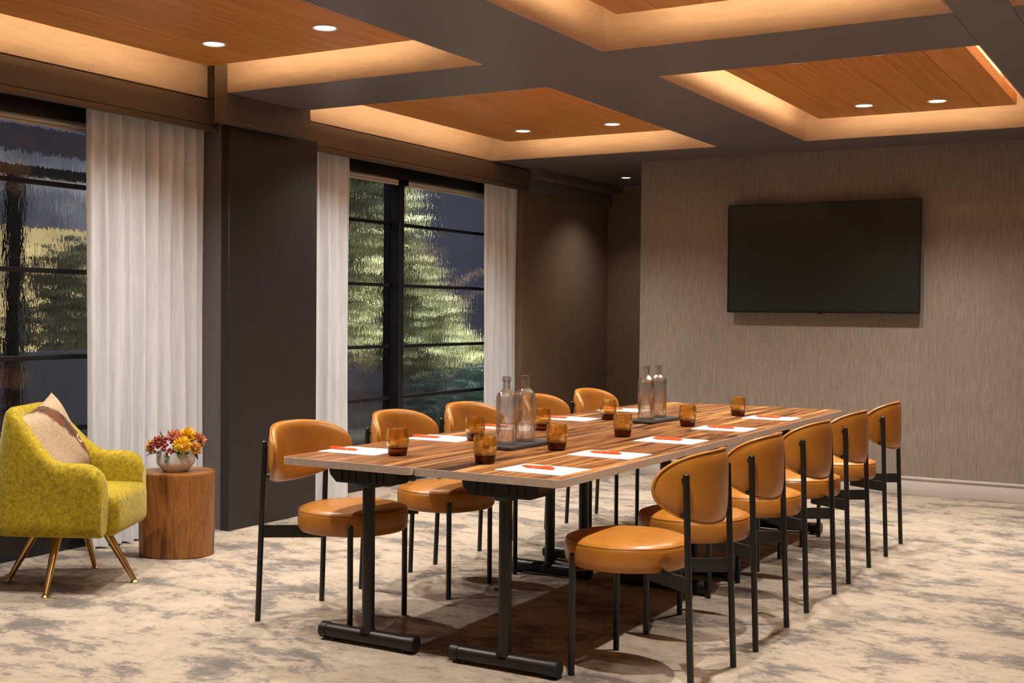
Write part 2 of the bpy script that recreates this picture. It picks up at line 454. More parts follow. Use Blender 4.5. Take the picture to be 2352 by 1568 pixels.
# stepped cornice in the niche
tr = struct(B('trim_2', (-5.14, 9.16, 2.36), (-5.10, YN, ZS), 'veneer_dark', bevel=0.002, seg=1), 'stepped dark cornice along the niche wall')
B('upper_step', (-5.10, 9.16, 2.468), (-4.99, YN, ZS), 'veneer_dark', tr, 0.002, 1)

# ------------------------------------------------------------------ coffer panels, LED, downlights
def downlight(x, y, z, label, group='recessed downlights', watts=None, rad=0.063, cone=120):
    t = thing('downlight', label, 'downlight', (x, y, z), 0, group)
    bm = bm_new(); lathe(bm, [(rad, 0.0), (rad, -0.004), (rad - 0.004, -0.006), (rad - 0.012, -0.003), (rad - 0.013, 0.0)], 32)
    obj('trim_ring', bm, 'downlight_trim', t)
    bm = bm_new(); lathe(bm, [(0, -0.0015), (rad - 0.012, -0.0015), (rad - 0.012, 0.0), (0, 0.0)], 32)
    obj('lens', bm, 'lens', t)
    ld = bpy.data.lights.new('lamp', 'SPOT'); ld.energy = watts or DOWN_W; ld.color = DOWN_COL
    ld.spot_size = math.radians(cone); ld.spot_blend = 1.0; ld.shadow_soft_size = 0.022
    lo = bpy.data.objects.new('lamp', ld); lo.location = (0, 0, -0.012); link(lo, t)
    return t

PZ, PT = 2.648, 0.067
PX = [(-4.822, -3.452), (-2.345, -1.080), (-0.532, 0.716)]
PY = [(-0.52, 1.69), (2.78, 5.010), (6.115, 8.300)]
pan_names = {(0, 1): 'wide oak ceiling panel nearest the camera above the armchair', (0, 2): 'oak ceiling panel in the lit recess beside the far window',
             (1, 1): 'oak ceiling panel cut off by the top edge of the picture', (1, 2): 'oak ceiling panel in the lit recess before the television wall'}
for i, (x0, x1) in enumerate(PX):
    for j, (y0, y1) in enumerate(PY):
        lab = pan_names.get((i, j), 'oak ceiling panel out of view')
        t = thing('ceiling_panel', lab, 'ceiling panel', ((x0 + x1) / 2, (y0 + y1) / 2, PZ), 0, 'wooden panels hung in the coffers')
        hx, hy = (x1 - x0) / 2, (y1 - y0) / 2
        n = 7 if i == 0 else 6
        pw = 2 * hx / n
        src = None
        for k in range(n):
            cx_ = -hx + pw * (k + 0.5)
            if src is None:
                src = B('plank', (-pw / 2 + 0.0012, -hy, 0), (pw / 2 - 0.0012, hy, PT), 'ceiling_wood', t, 0.0015, 1); o = src
            else:
                o = src.copy(); COL.objects.link(o); o.parent = t
            o.location = (cx_, 0, 0)
        B('carrier', (-hx + 0.05, -hy + 0.05, PT), (hx - 0.05, hy - 0.05, PT + 0.02), 'plaster', t)
        B('hanger', (-0.04, -0.04, PT + 0.02), (0.04, 0.04, ZC - PZ), 'plaster', t)
        s = 0.02
        for lo, hi in (((-hx + .046, -hy + .06, PT + .021), (-hx + .056, hy - .06, PT + .040)), ((hx - .056, -hy + .06, PT + .021), (hx - .046, hy - .06, PT + .040)),
                       ((-hx + .06, -hy + .046, PT + .021), (hx - .06, -hy + .056, PT + .040)), ((-hx + .06, hy - .056, PT + .021), (hx - .06, hy - .046, PT + .040))):
            tag(B('led_strip', lo, hi, 'led', t), 'glowing warm LED strip')
DL = [(-4.392, 4.603, 'left downlight of the two in the panel above the armchair'), (-3.672, 4.591, 'right downlight of the two in the panel above the armchair'),
      (-4.424, 7.852, 'left downlight of the pair beside the far window'), (-3.70, 7.859, 'right downlight of the pair beside the far window'),
      (-1.94, 7.887, 'left downlight of the pair before the television'), (-1.496, 7.927, 'right downlight of the pair before the television')]
for x, y, l in DL: downlight(x, y, PZ, l)
for x in (-4.40, -3.69): downlight(x, 3.2, PZ, 'unseen downlight added for fill light')
for y in (3.12, 4.6): downlight(-1.50, y, PZ, 'unseen downlight added for fill light', watts=DOWN_W * 1.5)
for x in (-4.42, -3.70, -1.94, -1.50): downlight(x, 6.34, PZ, 'unseen downlight added for fill light')
for x in (-0.10, 0.35):
    for y in (3.4, 7.5): downlight(x, y, PZ, 'unseen downlight added for fill light', watts=DOWN_W * 0.8, cone=88)  # fittings added in the unseen right coffers as fill
for x in (-4.0, -1.7, 0.1): downlight(x, 1.2, PZ, 'unseen downlight added for fill light', watts=DOWN_W * 0.6, cone=88)  # near row of unseen spots, added to lift the room light
downlight(-4.60, 10.075, ZS, 'small downlight in the dark ceiling of the niche', watts=34, rad=0.05)

# ------------------------------------------------------------------ valances, curtains, windows
def valance(y0, y1, label):
    t = thing('valance', label, 'valance', (-5.09, (y0 + y1) / 2, 2.345), 0, 'wooden valances over the windows')
    h = (y1 - y0) / 2
    B('board', (-0.010, -h, 0.040), (0.010, h, 0.178), 'veneer_brown', t, 0.001, 1)
    B('lower_lip', (-0.010, -h, 0.0), (0.013, h, 0.036), 'veneer_brown', t, 0.003, 2)
    B('end_return', (-0.05, h - 0.015, 0.0), (-0.010, h, 0.178), 'veneer_brown', t)
valance(2.35, 5.350, 'brown wooden valance over the near window, left of the column')
valance(6.168, 9.155, 'brown wooden valance over the far window, right of the column')

def curtain(y0, y1, folds, label, seed, x0=-5.20, amp=0.042, z0=0.012, z1=2.44):
    rnd = random.Random(seed)
    ph = [0.0]; 
    for k in range(folds * 2 + 2): ph.append(ph[-1] + 0.6 + 0.8 * rnd.random())
    tot = ph[folds * 2]
    am = [0.35 + 0.65 * rnd.random() for _ in ph]
    def f(u, v):
        s = u * tot; k = 0
        while k < folds * 2 - 1 and s > ph[k + 1]: k += 1
        fr = (s - ph[k]) / (ph[k + 1] - ph[k])
        sg = 1 if k % 2 == 0 else -1
        d = sg * math.sin(PI * fr) * amp * am[k]
        flare = 0.80 + 0.35 * (1 - v)
        y = y0 + (y1 - y0) * u + 0.010 * math.sin(3.1 * v + 9 * u) * math.sin(PI * u) * (1 - v)
        return (x0 + d * flare + 0.006 * math.sin(40 * u + 5 * v), y, z0 + (z1 - z0) * v)
    bm = bm_new(); grid(bm, f, folds * 22, 18)
    o = obj('curtain', bm, 'sheer', None, angle=180)
    return tag(o, label, 'curtain', 'sheer white curtains')
curtain(4.50, 5.365, 9, 'wide sheer white curtain behind the wooden stump table', 3)
curtain(6.17, 6.775, 6, 'narrow white curtain touching the right side of the dark column', 5)
curtain(8.60, 9.13, 5, 'white curtain at the right end of the far window', 8)

ZM = [0.646, 1.039, 1.505, 1.972]
def window(name, y0, y1, mulls, label):
    t = thing(name, label, None, (-5.42, (y0 + y1) / 2, 0.0), 0, None, 'structure'); cy = (y0 + y1) / 2
    B('bottom_rail', (-0.06, y0 - cy, 0.0), (0.10, y1 - cy, 0.24), 'black_frame', t, 0.003)
    B('top_rail', (-0.06, y0 - cy, 2.31), (0.10, y1 - cy, 2.42), 'black_frame', t, 0.003)
    edges = [y0] + mulls + [y1]
    for y in (y0 + 0.03, y1 - 0.03): B('stile', (-0.06, y - 0.03 - cy, 0.24), (0.10, y + 0.03 - cy, 2.31), 'black_frame', t, 0.003)
    for y in mulls: B('mullion', (-0.06, y - 0.034 - cy, 0.24), (0.09, y + 0.034 - cy, 2.31), 'black_frame', t, 0.003)
    for a, c in zip(edges, edges[1:]):
        ya = a + (0.06 if a == y0 else 0.034) - cy; yc = c - (0.06 if c == y1 else 0.034) - cy
        for z in ZM: B('muntin', (-0.015, ya, z - 0.0125), (0.02, yc, z + 0.0125), 'black_frame', t, 0.002, 1)
        zz = [0.24] + ZM + [2.31]
        for za, zb in zip(zz, zz[1:]):
            B('pane', (-0.004, ya, za + (0.0125 if za > .3 else 0)), (0.004, yc, zb - (0.0125 if zb < 2.2 else 0)), 'window_glass', t)
    return t
window('window_1', 2.35, 5.37, [3.55], 'black steel window behind the armchair')
window('window_2', 6.155, 9.135, [7.60], 'black steel window behind the table')

def shade(y0, y1, label, x=-5.335):
    t = thing('roller_shade', label, 'roller shade', (x, (y0 + y1) / 2, 2.243), 0, 'rolled up cream shades'); h = (y1 - y0) / 2
    bm = bm_new(); tube(bm, [(0.0, -h, 0.042), (0.0, h, 0.042)], 0.021, 20); obj('roll', bm, 'shade_fabric', t)
    B('hem_bar', (0.012, -h + .004, 0.012), (0.022, h - .004, 0.030), 'shade_fabric', t, 0.004)
    for s in (-1, 1): B('end_bracket', (-0.03, s * h - 0.003, 0.02), (0.02, s * h + 0.003, 0.08), 'black_frame', t)
shade(2.42, 5.30, 'rolled cream shade at the top of the near window')
shade(6.23, 7.535, 'rolled cream shade left of the window post')
shade(7.665, 9.06, 'rolled cream shade right of the window post')

# ------------------------------------------------------------------ television
t = thing('television', 'large flat black television mounted on the taupe wall', 'television', (-2.524, 9.02, 1.32))
B('housing', (-0.715, 0.012, 0.01), (0.715, 0.06, 0.82), 'black_plastic', t, 0.006)
B('screen', (-0.714, 0.0035, 0.014), (0.714, 0.012, 0.818), 'tv_screen', t)
for n_, lo, hi in (('bezel', (-0.724, 0.0, 0.0), (0.724, 0.03, 0.012)), ('bezel', (-0.724, 0.0, 0.818), (0.724, 0.03, 0.829)),
                   ('bezel', (-0.724, 0.0, 0.012), (-0.714, 0.03, 0.818)), ('bezel', (0.714, 0.0, 0.012), (0.724, 0.03, 0.818))):
    B(n_, lo, hi, 'tv_bezel', t, 0.001, 1)
B('sensor', (-0.02, 0.004, -0.008), (0.02, 0.02, 0.0), 'tv_bezel', t, 0.002)
B('wall_mount', (-0.25, 0.06, 0.25), (0.25, 0.089, 0.6), 'black_metal', t)

# ------------------------------------------------------------------ tables
TZ = 0.733
def rrect(hx, hy, r, n=5):
    pts = []
    for cx_, cy_, a0 in ((hx - r, hy - r, 0), (-hx + r, hy - r, PI / 2), (-hx + r, -hy + r, PI), (hx - r, -hy + r, 1.5 * PI)):
        for k in range(n + 1):
            a = a0 + PI / 2 * k / n; pts.append((cx_ + r * math.cos(a), cy_ + r * math.sin(a)))
    return pts
def prism(bm, pts, z0, z1):
    lo = [bm.verts.new((x, y, z0)) for x, y in pts]; hi = [bm.verts.new((x, y, z1)) for x, y in pts]
    bm.faces.new(list(reversed(lo))); bm.faces.new(hi); n = len(pts)
    for k in range(n): bm.faces.new((lo[k], lo[(k + 1) % n], hi[(k + 1) % n], hi[k]))
    return bm

def make_table(x, y, hx, hy, feet, label):
    t = thing('folding_table', label, 'table', (x, y, 0), 0, 'folding tables pushed together')
    obj('tabletop', prism(bm_new(), rrect(hx - 0.0025, hy - 0.0025, 0.026), TZ - 0.029, TZ), 'table_walnut', t)
    bm = bm_new(); o_ = rrect(hx, hy, 0.028); i_ = rrect(hx - 0.0025, hy - 0.0025, 0.026)
    q = [[bm.verts.new((a, c, z)) for a, c in pts] for pts, z in ((i_, TZ - 0.0006), (o_, TZ - 0.0012), (o_, TZ - 0.029), (i_, TZ - 0.0296))]
    for a, c in zip(q, q[1:]):
        for k in range(len(a)): bm.faces.new((a[k], a[(k + 1) % len(a)], c[(k + 1) % len(a)], c[k]))
    obj('edge_band', bm, 'edge_band', t)
    for fy in feet:
        d = 1 if fy < 0 else -1
        bm = bm_new(); tube(bm, [(0, fy, 0.045), (0, fy, 0.66)], 0.0245, 20); leg = obj('leg', bm, 'black_metal', t)
        bm = bm_new(); tube(bm, [(-0.205, fy, 0.037), (0.205, fy, 0.037)], 0.030, 20); ft = obj('foot', bm, 'black_metal', t)
        for s in (-1, 1):
            bm = bm_new(); tube(bm, [(s * 0.19, fy, 0.037), (s * 0.222, fy, 0.037), (s * 0.226, fy, 0.037)], [0.0325, 0.0325, 0.029], 20); obj('end_cap', bm, 'black_plastic', ft)
            bm = bm_new(); tube(bm, [(s * 0.17, fy, 0.0), (s * 0.17, fy, 0.012)], 0.014, 12); obj('glide', bm, 'black_plastic', ft)
        bm = bm_new(); tube(bm, [(0, fy, 0.055), (0, fy, 0.075)], [0.034, 0.026], 20); obj('collar', bm, 'black_metal', leg)
        # folding bracket under the top
        bm = bm_new()
        prof = [(-0.165, TZ - 0.030), (0.165, TZ - 0.030), (0.155, TZ - 0.070), (0.125, TZ - 0.098), (-0.125, TZ - 0.098), (-0.155, TZ - 0.070)]
        va = [bm.verts.new((a, fy - 0.045, z)) for a, z in prof]; vb = [bm.verts.new((a, fy + 0.075 * d + 0.0, z)) for a, z in prof] if d > 0 else [bm.verts.new((a, fy + 0.045, z)) for a, z in prof]
        if d < 0:
            for q_ in va: q_.co.y = fy - 0.075
        bm.faces.new(va); bm.faces.new(list(reversed(vb)))
        for k in range(6): bm.faces.new((va[k], vb[k], vb[(k + 1) % 6], va[(k + 1) % 6]))
        br = obj('bracket', bm, 'black_plastic', t)
        for k in range(-3, 4):
            if abs(k) < 1: continue
            B('rib', (k * 0.033 - 0.003, fy - 0.049 * d if d > 0 else fy + 0.045, TZ - 0.090), (k * 0.033 + 0.003, fy - 0.045 * d if d > 0 else fy + 0.049, TZ - 0.034), 'black_plastic', br)
        B('clamp', (-0.032, fy - 0.034, TZ - 0.115), (0.032, fy + 0.034, TZ - 0.060), 'black_plastic', br, 0.008)
    B('rail', (-0.02, feet[0] + 0.04, TZ - 0.07), (0.02, feet[1] - 0.04, TZ - 0.030), 'black_metal', t, 0.003, 1)
    return t
TX = [(-3.117, -2.5065), (-2.5035, -1.893)]; TY = [(3.640, 5.483), (5.487, 7.330)]; FY = [(3.80, 5.30), (5.67, 7.16)]
TL = {(0, 0): 'near left folding table beside the window, walnut top and black legs', (1, 0): 'near right folding table with the two closest T-shaped feet',
      (0, 1): 'far left folding table of the walnut group, by the window', (1, 1): 'far right folding table of the walnut group, closest to the television'}
for i in (0, 1):
    for j in (0, 1):
        x0, x1 = TX[i]; y0, y1 = TY[j]; cx_, cy_ = (x0 + x1) / 2, (y0 + y1) / 2
        make_table(cx_, cy_, (x1 - x0) / 2, (y1 - y0) / 2, [FY[j][0] - cy_, FY[j][1] - cy_], TL[(i, j)])

# ------------------------------------------------------------------ dining chairs
def sgn(a): return 1 if a >= 0 else -1
def make_chair(label):
    t = thing('dining_chair', label, 'chair', (0, 0, 0), 0, 'tan leather chairs around the table')
    # seat
    bm = bm_new(); R = 0.230
    prof = [(0, 0.388), (R - 0.03, 0.388), (R - 0.012, 0.392), (R - 0.003, 0.402), (R, 0.420), (R, 0.462), (R - 0.004, 0.473), (R - 0.009, 0.477),
            (R - 0.014, 0.483), (R - 0.030, 0.489), (R - 0.07, 0.494), (R - 0.13, 0.4965), (0, 0.4975)]
    lathe(bm, prof, 56); seat = obj('seat', bm, 'leather', t)
    bm = bm_new(); tube(bm, [((R - 0.0065) * math.cos(a * 2 * PI / 56), (R - 0.0065) * math.sin(a * 2 * PI / 56), 0.4765) for a in range(56)], 0.0035, 6, closed=True); obj('piping', bm, 'leather', seat)
    bm = bm_new(); lathe(bm, [(0, 0.378), (0.15, 0.378), (0.15, 0.389), (0, 0.389)], 32); obj('seat_plate', bm, 'black_metal', t)
    # backrest: curved pad
    RC = 0.300; XC = -0.042; ZB = 0.696; HS = 0.305; HZ = 0.130
    def outl(a):
        c_, s_ = math.cos(a), math.sin(a)
        s = HS * sgn(c_) * abs(c_) ** (2 / 2.7); z = HZ * sgn(s_) * abs(s_) ** (2 / 2.6)
        if z < 0: s *= 1 - 0.32 * (z / -HZ) ** 1.7
        if z > 0: s *= 1 - 0.06 * (z / HZ) ** 2
        return s, z
    def mapp(s, z, d):
        th = s / RC; r = RC + d
        return (XC - r * math.cos(th), r * math.sin(th), ZB + z)
    NA, NR = 64, 12
    prof = [(k / NR) for k in range(NR + 1)]
    bm = bm_new(); rows = []
    T2 = 0.029
    seq = [(math.sin(k / 10 * PI / 2), -1) for k in range(0, 11)] + [(math.sin(k / 10 * PI / 2), 1) for k in range(9, -1, -1)]
    for r_, side in seq:
        th = T2 * (1 - r_ ** 5) ** 0.5 if r_ < 1 else 0
        if side > 0: th *= 0.75
        if r_ < 1e-6: rows.append([bm.verts.new(mapp(0, 0, side * th))]); continue
        row = []
        for k in range(NA):
            s, z = outl(2 * PI * k / NA); row.append(bm.verts.new(mapp(s * r_, z * r_, side * th)))
        rows.append(row)
    for a, c in zip(rows, rows[1:]):
        for k in range(NA):
            k2 = (k + 1) % NA
            if len(a) == 1: bm.faces.new((a[0], c[k], c[k2]))
            elif len(c) == 1: bm.faces.new((a[k], a[k2], c[0]))
            else: bm.faces.new((a[k], a[k2], c[k2], c[k]))
    bk_ = obj('backrest', bm, 'leather', t, angle=60)
    bm = bm_new(); pts = []
    for k in range(NA):
        s, z = outl(2 * PI * k / NA); pts.append(mapp(s * 0.985, z * 0.985, 0.0105))
    tube(bm, pts, 0.0034, 6, closed=True); obj('piping', bm, 'leather', bk_)
    # legs
    LR = 0.0118
    for s in (-1, 1):
        foot = Vector((-0.335, s * 0.212, 0.0)); top = Vector((-0.306, s * 0.205, 0.757))
        bm = bm_new(); tube(bm, [foot, top - (top - foot).normalized() * 0.004, top], [LR, LR, LR * 0.7], 14); leg = obj('leg', bm, 'black_metal', t)
        for z in (0.610, 0.735):
            p = foot + (top - foot) * (z / 0.757)
            q = p + Vector((0.032, -s * 0.020, 0))
            bm = bm_new(); tube(bm, [p, q], 0.009, 10); obj('peg', bm, 'black_metal', leg)
        bm = bm_new(); tube(bm, [(0.130, s * 0.190, 0.0), (0.130, s * 0.190, 0.436), (0.130, s * 0.190, 0.440)], [LR, LR, LR * 0.7], 14); fl = obj('leg', bm, 'black_metal', t)
        bm = bm_new(); tube(bm, [(0.130, s * 0.190, 0.381), (0.05, s * 0.08, 0.381)], 0.008, 8); obj('stay', bm, 'black_metal', fl)
        # flat angled bar from the rear leg to the seat
        p = Vector((-0.322, s * 0.208, 0)); q = Vector((-0.110, s * 0.070, 0)); d = (q - p).normalized(); w_ = Vector((-d.y, d.x, 0)) * 0.006
        bm = bm_new(); z0, z1 = 0.352, 0.403
        vs = [bm.verts.new(Vector((a.x, a.y, z))) for z in (z0, z1) for a in (p - w_, q - w_, q + w_, p + w_)]
        for f_ in ((0, 3, 2, 1), (4, 5, 6, 7), (0, 1, 5, 4), (1, 2, 6, 5), (2, 3, 7, 6), (3, 0, 4, 7)): bm.faces.new([vs[k] for k in f_])
        obj('seat_bar', bm, 'black_metal', t)
    return t

RX, LX = -1.832, -3.098
right = [(4.062, 'tan leather dining chair closest to the camera, its back turned'), (4.722, 'second chair from the camera on the right side of the table'),
         (5.446, 'middle tan chair of the five on the right of the table'), (6.128, 'fourth chair from the camera on the right side of the table'), (6.890, 'rearmost chair on the right side of the table, against the taupe wall')]
left = [(4.078, 'tan leather chair in front of the dark column, facing the table'), (4.795, 'second chair on the window side, beside the narrow white curtain'),
        (5.425, 'middle chair of the window side, half behind the near bottles'), (6.235, 'fourth window-side chair, its back seen right of the near bottles'), (6.900, 'farthest chair of the window side, before the dark niche')]
ch0 = make_chair(left[0][1]); ch0.location = (LX, left[0][0], 0); ch0.rotation_euler = (0, 0, 0.0)
for k, (y, l) in enumerate(left[1:]): dup(ch0, (LX, y, 0), (0.03, -0.02, 0.04, 0.0)[k], l)
for k, (y, l) in enumerate(right): dup(ch0, (RX, y, 0), PI + (0.0, 0.02, -0.02, 0.01, 0.03)[k], l)

# ------------------------------------------------------------------ table setting
def pad(x, y, label, rot=0.0):
    o = B('notepad', (-0.1375, -0.105, 0.0), (0.1375, 0.105, 0.003), 'paper'); o.location = (x, y, TZ + 0.0003); o.rotation_euler = (0, 0, rot)
    return tag(o, label, 'notepad', 'white notepads on the table')
def pen(x, y, label, rot=0.0):
    t = thing('pen', label, 'pen', (x, y, TZ + 0.0034), rot, 'orange pens on the notepads'); r = 0.0058
    bm = bm_new(); tube(bm, [(-0.068, 0, r), (-0.066, 0, r), (0.05, 0, r), (0.052, 0, r)], [r * .8, r, r, r * .85], 12); obj('barrel', bm, 'pen_orange', t)
    bm = bm_new(); tube(bm, [(0.052, 0, r), (0.064, 0, r), (0.069, 0, r)], [r * .85, r * .45, r * .12], 12); obj('tip', bm, 'pen_orange', t)
    B('clip', (-0.064, -0.002, 2 * r - 0.001), (-0.024, 0.002, 2 * r + 0.0015), 'pen_orange', t)
    bm = bm_new(); tube(bm, [(-0.068, 0, r), (-0.075, 0, r)], r * .5, 10); obj('button', bm, 'pen_orange', t)
    bm = bm_new(); tube(bm, [(0.012, 0, r), (0.0145, 0, r)], r * 1.06, 12); obj('band', bm, 'chrome', t)
RO = ['nearest', 'second', 'third', 'fourth', 'farthest']
for k, y in enumerate((3.842, 4.405, 5.050, 5.735, 6.480)):
    w_ = RO[k] + (' from the camera' if 0 < k < 4 else '')
    pad(-2.070, y, 'white notepad on the right side of the table, ' + w_, (-0.05, -0.03, 0.0, 0.02, 0.0)[k])
    pen(-2.095, y + 0.005, 'orange pen on the right-hand notepad, ' + w_, PI + (-0.06, -0.03, 0.05, 0.02, 0.0)[k])
for k, y in enumerate((3.955, 4.555, 5.180, 5.805, 6.520)):
    w_ = RO[k] + (' from the camera' if 0 < k < 4 else '')
    pad(-2.965, y, 'white notepad on the window side of the table, ' + w_, (0.02, 0.0, 0.03, -0.02, 0.0)[k])
    pen(-3.035, y - 0.02, 'orange pen on the window-side notepad, ' + w_, (0.0, 0.05, -0.03, 0.02, 0.0)[k])

def make_glass(label):
    t = thing('tumbler', label, 'glass', (0, 0, 0), 0, 'amber glass tumblers')
    bm = bm_new()
    outp = [(0.0000, 0.0336), (0.0412, 0.0336), (0.0431, 0.0426), (0.0454, 0.0560), (0.0448, 0.0762), (0.0423, 0.0963), (0.0409, 0.1053), (0.0394, 0.1058), (0.0386, 0.1047), (0.0403, 0.0952), (0.0426, 0.0750), (0.0430, 0.0560), (0.0410, 0.0426), (0.0381, 0.0370), (0.0000, 0.0358)]
    lathe(bm, outp, 32); obj('cup', bm, 'amber_glass', t)
    bm = bm_new(); lathe(bm, [(0, 0.0000), (0.0342, 0.0000), (0.0364, 0.0034), (0.0398, 0.0246), (0.0412, 0.0334), (0.0000, 0.0334)], 32); obj('base', bm, 'amber_base', t)
    return t
GL = [(-2.766, 3.925, 'amber tumbler on the near left table, beside the nearest window-side notepad'), (-2.345, 3.895, 'amber tumbler closest to the camera, just left of the nearest right-hand notepad'),
      (-2.807, 4.575, 'amber tumbler just left of the near pair of bottles'), (-2.330, 4.445, 'amber tumbler just right of the near bottle tray'),
      (-2.793, 5.170, 'amber tumbler half hidden behind the near pair of bottles'), (-2.776, 5.885, 'amber tumbler left of the far bottles, at the back'),
      (-2.334, 5.105, 'amber tumbler in front of the far bottle tray'), (-2.281, 5.775, 'amber tumbler just right of the far bottle tray'),
      (-2.284, 6.545, 'farthest amber tumbler, alone near the end of the table')]
g0 = make_glass(GL[0][2]); g0.location = (GL[0][0], GL[0][1], TZ + 0.0003)
for x, y, l in GL[1:]: dup(g0, (x, y, TZ + 0.0003), random.random(), l)

def make_bottle(label):
    t = thing('bottle', label, 'bottle', (0, 0, 0), 0, 'clear glass water bottles')
    NB = 96
    def ring(r, z, fl): return [(r * (1 + fl * math.cos(18 * a + 1.6 * math.sin(55 * z + 3 * a)) * (0.7 + 0.3 * math.sin(140 * z + 7 * a))) * math.cos(a), r * (1 + fl * math.cos(18 * a + 1.6 * math.sin(55 * z + 3 * a)) * (0.7 + 0.3 * math.sin(140 * z + 7 * a))) * math.sin(a), z) for a in [2 * PI * k / NB for k in range(NB)]]
    prof = [(0.030, 0.0, 0), (0.0420, 0.002, .01), (0.0445, 0.010, .022)] + [(0.0445, 0.010 + 0.008 * k, .024) for k in range(1, 23)] + [(0.0435, 0.199, .02), (0.038, 0.212, .012), (0.025, 0.223, 0), (0.0172, 0.230, 0), (0.0155, 0.237, 0), (0.0152, 0.266, 0)]
    inner = [(max(r - 0.0035, 0.004), z, 0) for r, z, f_ in reversed(prof) if z > 0.005] + [(0.030, 0.007, 0)]
    bm = bm_new(); rings = [[bm.verts.new(p) for p in ring(r, z, f_)] for r, z, f_ in prof + inner]
    for a, c in zip(rings, rings[1:]):
        for k in range(NB): bm.faces.new((a[k], a[(k + 1) % NB], c[(k + 1) % NB], c[k]))
    bm.faces.new(list(reversed(rings[0]))); bm.faces.new(rings[-1])
    body = obj('body', bm, 'bottle_glass', t)
    bm = bm_new(); lathe(bm, [(0.0154, 0.262), (0.0190, 0.264), (0.0195, 0.271), (0.0185, 0.281), (0.0152, 0.283), (0.0124, 0.281), (0.0122, 0.262), (0.0154, 0.262)], 32); obj('lip', bm, 'bottle_glass', t)
    bm = bm_new(); lathe(bm, [(0, 0.0085), (0.036, 0.0085), (0.0375, 0.014), (0.0375, 0.076), (0.0, 0.076)], 32); obj('water', bm, 'water', t)
    return t
BT = [(-2.555, 4.416, 'left clear glass bottle on the near tray'), (-2.550, 4.568, 'right clear glass bottle on the near tray'),
      (-2.547, 5.864, 'left clear glass bottle on the far tray'), (-2.554, 6.040, 'right clear glass bottle on the far tray')]
b0 = make_bottle(BT[0][2]); b0.location = (BT[0][0], BT[0][1], TZ + 0.0146)
for x, y, l in BT[1:]: dup(b0, (x, y, TZ + 0.0146), 0.2, l)
def tray(x, y, rot, label):
    t = thing('tray', label, 'tray', (x, y, TZ + 0.0003), rot, 'dark slate trays')
    bm = bm_new(); prism(bm, rrect(0.072, 0.190, 0.014), 0.003, 0.014)
    bmesh.ops.bevel(bm, geom=[e for e in bm.edges if abs(e.verts[0].co.z - e.verts[1].co.z) < 1e-5], offset=0.002, segments=2, affect='EDGES'); obj('slab', bm, 'slate', t)
    for sx_ in (-1, 1):
        for sy_ in (-1, 1):
            bm = bm_new(); tube(bm, [(sx_ * .045, sy_ * .16, 0.0), (sx_ * .045, sy_ * .16, 0.003)], 0.006, 10); obj('pad', bm, 'black_plastic', t)
tray(-2.532, 4.490, -0.02, 'dark tray under the near pair of bottles')
tray(-2.535, 5.950, -0.06, 'dark tray under the far pair of bottles')

# ------------------------------------------------------------------ armchair
ARM = thing('armchair', 'chartreuse velvet tub armchair on splayed brass legs', 'armchair', (-4.678, 3.955, 0), math.radians(29))
def arm_path(t):
    # t in -1..1 : near-front -> back -> far-front (local u forward, v to the left)
    a = abs(t); sg = -1 if t < 0 else 1
    if a > 0.42:
        k = (a - 0.42) / 0.58
        u = -0.14 + k * 0.40; v = 0.262 + 0.022 * k
    else:
        th = a / 0.42 * PI / 2
        u = -0.14 - 0.165 * math.cos(th) ** 0.9; v = 0.262 * math.sin(th) ** 0.85
    return u, sg * v
def arm_top(t):
    a = abs(t)
    h = 0.602
    if a < 0.74:
        k = 1 - a / 0.74; k = min(1, k / 0.62); h += 0.245 * (k * k * (3 - 2 * k))
    if a > 0.86:
        k = (a - 0.86) / 0.14; h -= 0.085 * (1 - math.sqrt(max(0, 1 - k * k)))
    return h
bm = bm_new(); NP, NL = 90, 26; rings = []
for i in range(NP + 1):
    t_ = -1 + 2 * i / NP
    u, v = arm_path(t_); e = 0.004
    u2, v2 = arm_path(min(1, t_ + e)); u1, v1 = arm_path(max(-1, t_ - e))
    tx, ty = u2 - u1, v2 - v1; L = math.hypot(tx, ty); nx, ny = ty / L, -tx / L      # outward normal
    H = arm_top(t_); zb = 0.268; th = 0.040
    a = abs(t_); lean = 0.10 * max(0, 1 - a / 0.62) ** 0.8
    ring = []
    for k in range(NL):
        q = k / NL
        # loop: outer side up, over the rounded top, inner side down, bottom
        if q < 0.38: f_ = q / 0.38; o_ = th; z = zb + 0.02 + (H - th - zb - 0.02) * f_
        elif q < 0.56: f_ = (q - 0.38) / 0.18; o_ = th * math.cos(PI * f_); z = H - th + th * math.sin(PI * f_)
        elif q < 0.90: f_ = (q - 0.56) / 0.34; o_ = -th; z = H - th - (H - th - zb - 0.02) * f_
        else: f_ = (q - 0.90) / 0.10; o_ = -th + 2 * th * f_ * 0.9; z = zb
        hh = (z - zb) / 0.58
        bulge = 0.018 * math.sin(PI * min(1, max(0, (z - zb) / (H - zb)))) * (1 if o_ > 0 else 0.4)
        off = o_ + lean * hh + (bulge if o_ > 0 else -bulge) - 0.012 * (1 - min(1, hh * 4))
        ring.append(bm.verts.new((u + nx * off, v + ny * off, z)))
    rings.append(ring)
for a, c in zip(rings, rings[1:]):
    for k in range(NL): bm.faces.new((a[k], a[(k + 1) % NL], c[(k + 1) % NL], c[k]))
bm.faces.new(rings[0]); bm.faces.new(list(reversed(rings[-1])))
shell = obj('shell', bm, 'velvet', ARM, angle=50)
md = shell.modifiers.new('bevel', 'BEVEL'); md.width = 0.016; md.segments = 3; md.limit_method = 'ANGLE'; md.angle_limit = math.radians(50)
